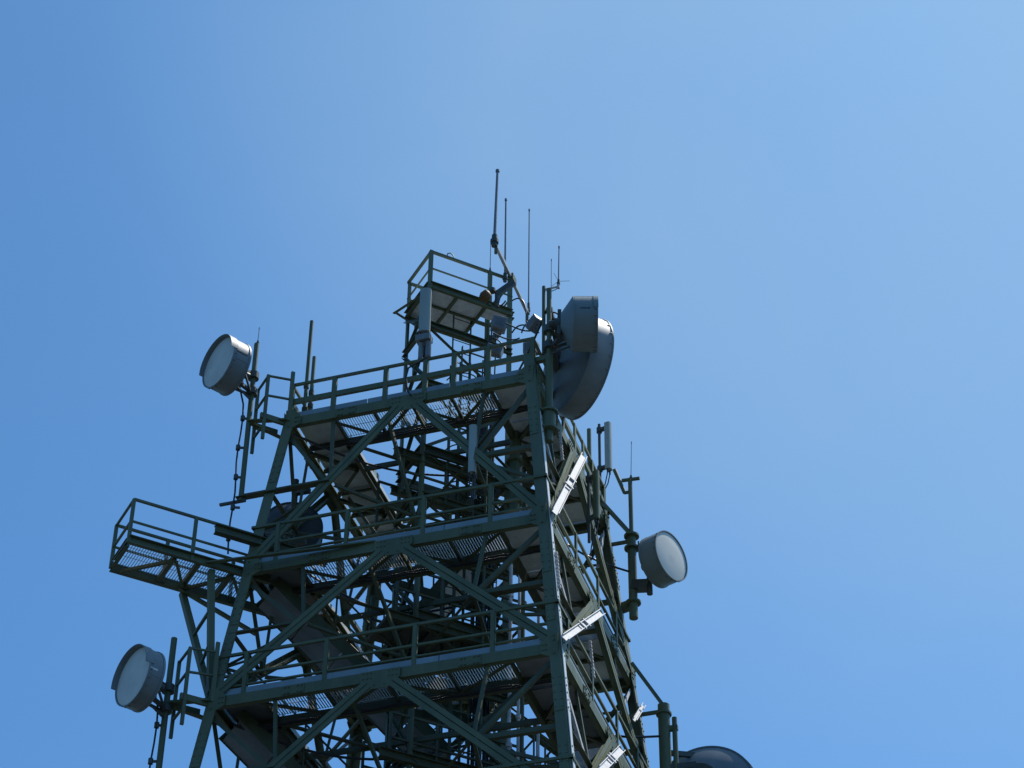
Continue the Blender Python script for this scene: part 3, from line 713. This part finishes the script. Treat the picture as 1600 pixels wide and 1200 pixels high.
# ------------------------------------------------------------------ panel antennas
def panel(P0, P1, wd, dp, face, label, mate=PANEL, back_pole=True, group='panel antennas'):
    P0, P1 = V(P0), V(P1); t = thing('panel_antenna', P0, label, 'panel antenna', group); fc = V(face).normalized(); sdv = fc.cross(V((0, 0, 1)))
    m = MB(); n_ = 9; prof = []
    for k in range(n_): a_ = math.pi * k / (n_ - 1); prof.append((math.cos(a_) * wd / 2, dp * .45 + math.sin(a_) ** .6 * dp * .55 if 0 < k < n_ - 1 else 0))
    pts0 = [P0 + sdv * x + fc * y for x, y in prof]; pts1 = [P1 + sdv * x + fc * y for x, y in prof]
    m.add(pts0 + pts1, [(i, (i + 1) % n_, n_ + (i + 1) % n_, n_ + i) for i in range(n_)], False); m.add(pts0, [tuple(range(n_))[::-1]]); m.add(pts1, [tuple(range(n_))])
    m.build('radome', mate, t)
    m = MB()
    for k in (.08, .92): p = P0.lerp(P1, k); m.bar(p, p - fc * .14, .09, .06); m.tube(p - fc * .16 - V((0, 0, .06)), p - fc * .16 + V((0, 0, .06)), .06, 10)
    if back_pole: m.tube(P0 - fc * .16 - V((0, 0, .45)), P1 - fc * .16 + V((0, 0, .06)), .032, 10)
    m.build('mount', DARK, t)
    m = MB()
    for s in (-.3, .3): m.tube(P0 + sdv * wd * s + fc * dp * .4, P0 + sdv * wd * s + fc * dp * .4 - V((0, 0, .09)), .02, 8); m.path([P0 + sdv * wd * s + fc * dp * .4 - V((0, 0, .08)), P0 + sdv * wd * s - V((0, 0, .3)), P0 - fc * .1 - V((0, 0, .55)), P0 - fc * .16 - V((0, 0, .9))], .012)
    m.build('connector', RUBBER, t)
    return t
q = MN - (dd1 + dd2) * .14
panel((q.x, q.y, zat(q.x, q.y, 522)), (q.x, q.y, zat(q.x, q.y, 456)), .235, .13, (.25, -1, 0), 'tall grey panel antenna on the near corner under the top platform')
m = MB(); zq = zat(q.x, q.y, 530); m.tube((q.x - .06, q.y, zq - .5), (q.x - .06, q.y, zq - .1), .05, 10); m.tube((q.x + .1, q.y, zq - .48), (q.x + .1, q.y, zq - .1), .06, 10); m.bar(V((q.x - .15, q.y, zq)), V((q.x + .15, q.y, zq)), .2, .14)
m.build('tower_amplifier', BOXW, bpy.data.objects['panel_antenna'])
q = onY(738, 741, -2.62); panel(q, (q.x, q.y, zat(q.x, q.y, 668)), .145, .1, (.15, -1, 0), 'narrow grey panel antenna hanging in front of the brace below the top walkway')
q = onY(948, 735, 2.62); panel(q, (q.x, q.y, zat(q.x, q.y, 663)), .15, .12, (1, -.25, 0), 'pale panel antenna standing clear at the right of the tower')
q = onY(930, 812, .2); panel(q, (q.x, q.y, zat(q.x, q.y, 738)), .11, .1, (1, -.5, 0), 'greenish narrow panel antenna against the right-hand face', GREEN)
q = onY(580, 778, 2.6); panel(q, (q.x, q.y, zat(q.x, q.y, 737)), .2, .14, (-.2, -1, 0), 'greenish panel antenna at the far back left seen through the tower', PANEL)
q = onY(921.5, 760, 1.6); pole('mounting_pole', q.x, q.y, q.z, zat(q.x, q.y, 671), .045, 'bare stub pole on the right-hand top walkway rail')

# ------------------------------------------------------------------ radio boxes, lamp, small clutter at the top right
def box(P, s, rot, label, tilt=0):
    t = thing('radio_box', P, label, 'equipment box', 'radio boxes')
    M = Matrix.Translation(V(P)) @ Matrix.Rotation(rot, 4, 'Z') @ Matrix.Rotation(tilt, 4, 'Y'); m = MB(); a, b, c = (x / 2 for x in s); e = .02
    vs = []
    for z_, k in ((-c, e), (-c + e, 0), (c - e, 0), (c, e)):
        vs += [M @ V(q) for q in ((-a + k, -b + k, z_), (a - k, -b + k, z_), (a - k, b - k, z_), (-a + k, b - k, z_))]
    m.add(vs, [(3, 2, 1, 0), (12, 13, 14, 15)] + [(4 * j + i, 4 * j + (i + 1) % 4, 4 * j + 4 + (i + 1) % 4, 4 * j + 4 + i) for j in range(3) for i in range(4)])
    m.build('housing', BOXW, t)
    m = MB()
    for k in range(5): x = -a + (k + 1) * 2 * a / 6; m.bar(M @ V((x, -b - .012, -c * .7)), M @ V((x, -b - .012, c * .7)), .012, .02, M.to_3x3() @ V((0, 1, 0)))
    for x in (-a * .5, 0, a * .5): m.tube(M @ V((x, 0, -c - .05)), M @ V((x, 0, -c)), .018, 8)
    m.build('cooling_fin', BOXW, t); return t
box(onY(780, 507, -.75), (.3, .2, .32), .5, 'white radio box on the mast beneath the right end of the top platform', .15)
box(onY(835, 506, -1.6), (.3, .22, .2), -.5, 'small grey radio box behind the right end of the top rail', -.5)
box(onY(772, 548, -.7), (.34, .2, .2), .3, 'dirty grey radio box low on the mast behind the top walkway rail', .3)
box(onY(830, 545, -1.3), (.26, .2, .3), -.2, 'pale radio box beside the stout corner pipe behind the top rail', 0)
q = onY(767, 462, -.55)
lamp = thing('beacon_lamp', q, 'small brown and amber lamp on the top platform by the mast post', 'lamp')
m = MB(); m.smooth_lathe(q - V((.02, 0, .1)), (-.5, -.6, .25), [(.001, 0), (.10, .02), (.13, .12), (.12, .2), (.001, .24)], 20); m.build('lens', AMBER, lamp)
m = MB(); m.tube(q + V((.1, .1, -.25)), q + V((.1, .1, .15)), .05, 10); m.tube(q + V((0.02, .03, .12)), q + V((0.02, .03, .2)), .07, 12); m.bar(q + V((.1, .1, .1)), q + V((.42, .2, .42)), .09, .12); m.build('lamp_body', DARK, lamp); m = MB(); m.smooth_lathe(q + V((.04, .05, .2)), (0, 0, 1), [(.001, .1), (.05, .08), (.07, .03), (.07, -.04), (.001, -.05)], 14); m.build('cap', RADOME, lamp)

# coax feeders down the mast: each its own cable
fi = 0
for k in range(14):
    c = MR - dd2 * (.22 + .05 * (k % 7)) + dd1 * (.25 + .16 * (k // 7)); r_ = random.choice((.016, .02, .026))
    pts = []; z = 33.2 - random.random() * 2.2
    ph = random.random() * 6
    while z > 8: pts.append(V((c.x + .03 * math.sin(z * .9 + ph), c.y + .03 * math.cos(z * .7 + ph), z))); z -= .7
    m = MB(); m.path(pts, r_, 6); o = m.build('feeder_cable', RUBBER); o['label'] = 'black coaxial feeder cable running down inside the mast'; o['category'] = 'cable'; o['group'] = 'feeder cables in the mast'
# loose jumpers around the top right
jumps = [((800, 520), (812, 500), (826, 508), (842, 520)), ((770, 520), (785, 528), (800, 535), (812, 528)), ((760, 540), (768, 520), (780, 530), (790, 545)),
         ((790, 505), (806, 512), (818, 520), (835, 516)), ((815, 520), (822, 498), (832, 500), (830, 515)), ((862, 488), (870, 487), (878, 494), (884, 510)), ((800, 470), (812, 462), (820, 466), (822, 490)), ((783, 462), (776, 474), (780, 485), (790, 470))]
names = ['arching over the radio boxes left of the stout corner pipe', 'looping under the white radio box', 'hanging beside the mast below the white radio box', 'crossing the mast corner post behind the top rail',
         'rising in a tight loop at the foot of the boom', 'bending from the corner pipe into the edge-on drum dish', 'drooping from the sloping boom', 'coiled next to the beacon lamp']
for pts, nm in zip(jumps, names):
    P = [onY(x, y, -1.0 if pts[0][0] < 850 else -2.3) for x, y in pts]
    fine = []
    for i in range(25):
        t = i / 24; a = [P[0].lerp(P[1], t), P[1].lerp(P[2], t), P[2].lerp(P[3], t)]; b = [a[0].lerp(a[1], t), a[1].lerp(a[2], t)]; fine.append(b[0].lerp(b[1], t))
    m = MB(); m.path(fine, .016, 6); o = m.build('jumper_cable', RUBBER); o['label'] = 'black jumper cable ' + nm; o['category'] = 'cable'; o['group'] = 'jumper cables at the tower top'
# clamped cables down the two left dish poles
def pole_cable(xy, z0, z1, start, lab):
    pts = [V(start)]; z = z0; k = 0
    while z > z1: pts.append(V((xy[0] - .13 + .02 * math.sin(k * 1.3), xy[1] - .05, z))); z -= .35; k += 1
    m = MB(); m.path(pts, .018, 6); o = m.build('dish_cable', RUBBER); o['label'] = lab; o['category'] = 'cable'; o['group'] = 'dish cables'
    for q in pts[2::2]: c = MB(); c.tube(q - V((0, 0, .05)), q + V((0, 0, .05)), .045, 8); c.bar(q, V((xy[0], xy[1], q.z)), .03, .04); c.build('cable_clamp', DARK, o)
    c = MB(); c.bar(V((xy[0] - .42, xy[1], z1 + 1.4)), V((xy[0] + .1, xy[1], z1 + 1.4)), .05, .05)
    c.build('standoff_bar', DARK, o)
pole_cable(PTL, 29.9, 26.2, (PTL[0] - .15, PTL[1] - .35, 30.3), 'black cable clamped down the upper left dish pole')
pole_cable(PBL, 22.9, 18.5, (PBL[0] - .15, PBL[1] - .35, 23.3), 'black cable clamped down the lower left dish pole')
# cable from rail middle
P = [onY(x, y, -2.62) for x, y in ((668, 558), (650, 568), (638, 575), (634, 590), (637, 610), (642, 618))]
m = MB(); m.path(P, .02, 6); o = m.build('jumper_cable', RUBBER); o['label'] = 'black jumper cable draped over the middle of the top walkway rail'; o['category'] = 'cable'; o['group'] = 'jumper cables at the tower top'

# extra strut from the gangway to the second-level girder, plan bracing, and the beam end jutting past the left leg
m = MB(); m.angle(GQ + dd2 * 1.45 + V((0, 0, GZ - .06)), F(0, -.12, ZB, -.06) + V((0, 0, .1)), .08, .01, (0, 0, 1)); m.build('tie_strut', GREEN, tower)
q = onX(336, 826, -3.25); m = MB(); m.ibeam(q, q + dd2 * 2.2, .13, .18, .014); m.build('floor_beam', GREEN2, tower)
for z in LEV[:4]:
    i_ = W(z) - WID
    for a, b in (((-i_, -i_), (0, 0)), ((i_, -i_), (0, 0)), ((i_, i_), (0, 0)), ((-i_, i_), (0, 0))):
        m = MB(); m.angle(V((a[0], a[1], z - .05)), V((a[0] * .3, a[1] * .3, z - .05)), .08, .01, (0, 0, 1)); m.build('plan_brace', GREEN2, tower)
    for k in (-.45, .4):
        m = MB(); m.bar(V((-i_, k * i_, z - .02)), V((i_, k * i_, z - .02)), .06, .1); m.build('cross_beam', GREEN2, tower)
# vertical cable tray inside the mast, right side
m = MB()
c = MR - dd2 * .75 + dd1 * .12
for s_ in (-.3, .3): m.bar(c + dd2 * s_ + V((0, 0, 5)), c + dd2 * s_ + V((0, 0, 32.3)), .012, .06, dd1)
z = 5.
while z < 32.3: m.bar(c - dd2 * .3 + V((0, 0, z)), c + dd2 * .3 + V((0, 0, z)), .02, .03); z += .4
m.build('cable_tray', GREEN2, tower)

# ------------------------------------------------------------------ the tangle inside: tie rods, conduits, cage hoops, landing rails, risers
rnd = random.Random(11)
posts = [MN, ML, MR, MBk]
for (zt, zb) in ((ZA, ZB), (ZB, ZC), (ZC, ZD)):
    zm = (zt + zb) / 2
    for P, f, u in ((MN, 0, -.5), (MN, 0, .5), (MR, 1, -.5), (MR, 0, .52), (ML, 3, .5), (MBk, 2, .5), (MBk, 1, .5), (ML, 2, .5), (ML, 3, -.5)):
        m = MB(); m.angle(P + V((0, 0, zm + rnd.uniform(-.15, .15))), F(f, u, zm, -.12), .055, .008, (0, 0, 1)); m.build('tie_rod', GREEN2, tower)
    for P, f, u in ((MN, 0, -.2), (MR, 1, .1), (ML, 3, .0), (MBk, 2, -.1)):
        m = MB(); m.angle(P + V((0, 0, zm - .3)), F(f, u, zt - .1, -.35), .06, .008, (0, 0, 1)); m.build('tie_rod', GREEN2, tower)
for z in (28.13, 25.44, 22.32):                                 # rails round the mast landings
    m = MB(); p = MN + dd1 * -.02 + V((0, 0, z))
    for h in (1.0, .5):
        m.bar(p + dd2 * -.4 + V((0, 0, h)), p + dd2 * 2.2 + V((0, 0, h)), .04, .04); m.bar(p + dd2 * 2.2 + V((0, 0, h)), p + dd2 * 2.2 + dd1 * 1.1 + V((0, 0, h)), .04, .04)
        m.bar(p + dd2 * -.4 + dd1 * 1.15 + V((0, 0, h)), p + dd2 * 2.2 + dd1 * 1.15 + V((0, 0, h)), .04, .04)
    for k in (-.4, .5, 1.35, 2.2):
        for s_ in (0, 1.15): m.bar(p + dd2 * k + dd1 * s_, p + dd2 * k + dd1 * s_ + V((0, 0, 1.0)), .045, .045, dd1)
    m.build('landing_rail', GREEN2, tower)
lp = MN + dd1 * .62 + dd2 * 1.05; z = 20.
while z < 32.4:                                                   # cage hoops round the mast ladder
    m = MB(); m.path([lp + dd2 * (.33 * math.cos(t)) + dd1 * (-.05 - .4 * math.sin(t)) + V((0, 0, z)) for t in [math.pi * k / 10 for k in range(11)]], .014, 5); m.build('cage_hoop', GREEN2, tower); z += .9
for k in range(5):
    t = math.pi * (k + .5) / 5; q = lp + dd2 * (.33 * math.cos(t)) + dd1 * (-.05 - .4 * math.sin(t)); m = MB(); m.bar(q + V((0, 0, 20)), q + V((0, 0, 32)), .03, .006, dd1); m.build('cage_strip', GREEN2, tower)
# vertical risers and conduits by the right side of the mast
for k, (x, y, r_, zt, zb) in enumerate(((1.3, -.1, .035, 30.6, 8), (1.42, .25, .05, 31.2, 8), (1.05, .55, .03, 32, 8), (.85, -.35, .028, 30.2, 8), (1.55, -.35, .03, 29.8, 10), (.6, .75, .045, 31.5, 8), (1.75, .2, .03, 29.6, 9), (.4, -.2, .025, 32.4, 12))):
    m = MB(); m.tube((x, y, zb), (x, y, zt), r_, 10)
    z = zb + .7
    while z < zt: m.tube((x, y, z - .04), (x, y, z + .04), r_ * 1.7, 10); z += 1.6
    m.build('riser_pipe', GREEN2 if k % 2 else GALV, tower)
# runs of conduit clipped under the front and right walkways
for z in LEV[:3]:
    for f in (0,):
        m = MB(); pts = [F(f, -.9 + 1.8 * k / 24, z - .05, -.8 + .008 * math.sin(k * 1.7)) + V((0, 0, -.09 - .014 * abs(math.sin(k * .8)))) for k in range(25)]
        m.path(pts, .022, 6); m.path([p + OUT[f] * .07 + V((0, 0, .012 * math.sin(i))) for i, p in enumerate(pts)], .016, 6); m.build('conduit', RUBBER, tower)
# sagging feeders from the mast to each antenna
def sag(a, b, drop, r_, lab, n=18):
    a, b = V(a), V(b); m = MB(); m.path([a.lerp(b, k / n) - V((0, 0, drop * math.sin(math.pi * k / n))) for k in range(n + 1)], r_, 6)
    o = m.build('feeder_cable', RUBBER); o['label'] = lab; o['category'] = 'cable'; o['group'] = 'feeders sagging across the tower'
c0 = MR - dd2 * .4 + dd1 * .3
sag(c0 + V((0, 0, 29.7)), V((*PR, 28.2)), .5, .022, 'black feeder sagging from the mast to the right-hand flanged pole')
sag(c0 + V((0, 0, 29.4)), V((-2.4, -2.3, 29.3)), .35, .022, 'black feeder sagging under the top walkway towards its left corner')
sag(c0 + V((0, 0, 23.4)), V((-2.9, -2.6, 22.8)), .5, .024, 'black feeder sagging under the third walkway towards its left corner')
sag(c0 + V((0, 0, 26.5)), V((-2.3, -1.6, 26.6)), .6, .024, 'black feeder sagging to the dark dish behind the left leg')
sag(c0 + V((0, 0, 30.9)), V((P1[0], P1[1], 31.2)), .35, .022, 'black feeder drooping from the mast to the stout corner pipe')
sag(c0 + V((0, 0, 25.2)), V((*PBR, 24.4)), .6, .024, 'black feeder sagging from the mast to the thick lower right pole')
sag(c0 + V((0, 0, 31.6)), onY(884, 512, -2.3), .3, .02, 'black feeder drooping from the mast to the edge-on drum dish')
# slim pipe beside the thick lower right pole
m = MB(); m.tube((PBR[0] + .2, PBR[1], 21.5), (PBR[0] + .2, PBR[1], zr(1124, PBR)), .05, 10); m.bar(V((PBR[0], PBR[1], zr(1140, PBR))), V((PBR[0] + .26, PBR[1], zr(1140, PBR))), .08, .1)
m.build('side_pipe', GREEN, bpy.data.objects['mounting_pole.003'])

# pale strip added down the near right leg to imitate its sunlit edge
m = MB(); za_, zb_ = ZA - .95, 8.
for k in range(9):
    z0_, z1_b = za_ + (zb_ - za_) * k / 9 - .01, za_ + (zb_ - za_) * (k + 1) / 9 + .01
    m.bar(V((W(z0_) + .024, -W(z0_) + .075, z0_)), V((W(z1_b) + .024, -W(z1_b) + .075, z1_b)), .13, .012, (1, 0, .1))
m.build('leg_highlight_strip', PALE, tower, 'pale strip added as the sunlit edge of the near right leg')

# stair flights running diagonally inwards and down from the front-left corner at the second and third levels
for z0 in (ZB, ZC):
    i_ = W(z0) - .35; A = V((-i_ - .15, -i_ + .35, z0 + .02)) ; run = 3.5; B_ = A + dd2 * run - V((0, 0, run * .72)); wd = .82
    st = MB()
    for k in (0, wd): st.bar(A - dd1 * .3 + dd1 * k, B_ - dd1 * .3 + dd1 * k, .02, .24)
    st = st.build('stair_flight', GREEN2, tower)
    sf = MB(); q = -dd1 * .3 + V((0, 0, -.125))
    for k in range(5):
        p0 = A.lerp(B_, k / 5 + .003) + q; p1 = A.lerp(B_, (k + 1) / 5 - .003) + q
        sf.slab([p0 + dd1 * .012, p1 + dd1 * .012, p1 + dd1 * (wd - .012), p0 + dd1 * (wd - .012)], (0, 0, .006))
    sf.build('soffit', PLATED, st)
    tm = MB()
    for k in range(1, 13): p = A.lerp(B_, k / 13) - dd1 * .3; tm.bar(p + dd1 * .015, p + dd1 * (wd - .015), .22, .03)
    tm.build('tread', GRAT, st)
    rm = MB()
    for k in (0, wd):
        for h in (1., .5): rm.tube(A - dd1 * .3 + dd1 * k + V((0, 0, h)), B_ - dd1 * .3 + dd1 * k + V((0, 0, h)), .02, 8)
        for e in (.02, .35, .68, .98): p = A.lerp(B_, e) - dd1 * .3 + dd1 * k; rm.tube(p, p + V((0, 0, 1)), .02, 8)
    rm.build('hand_rail', GREEN2, st)
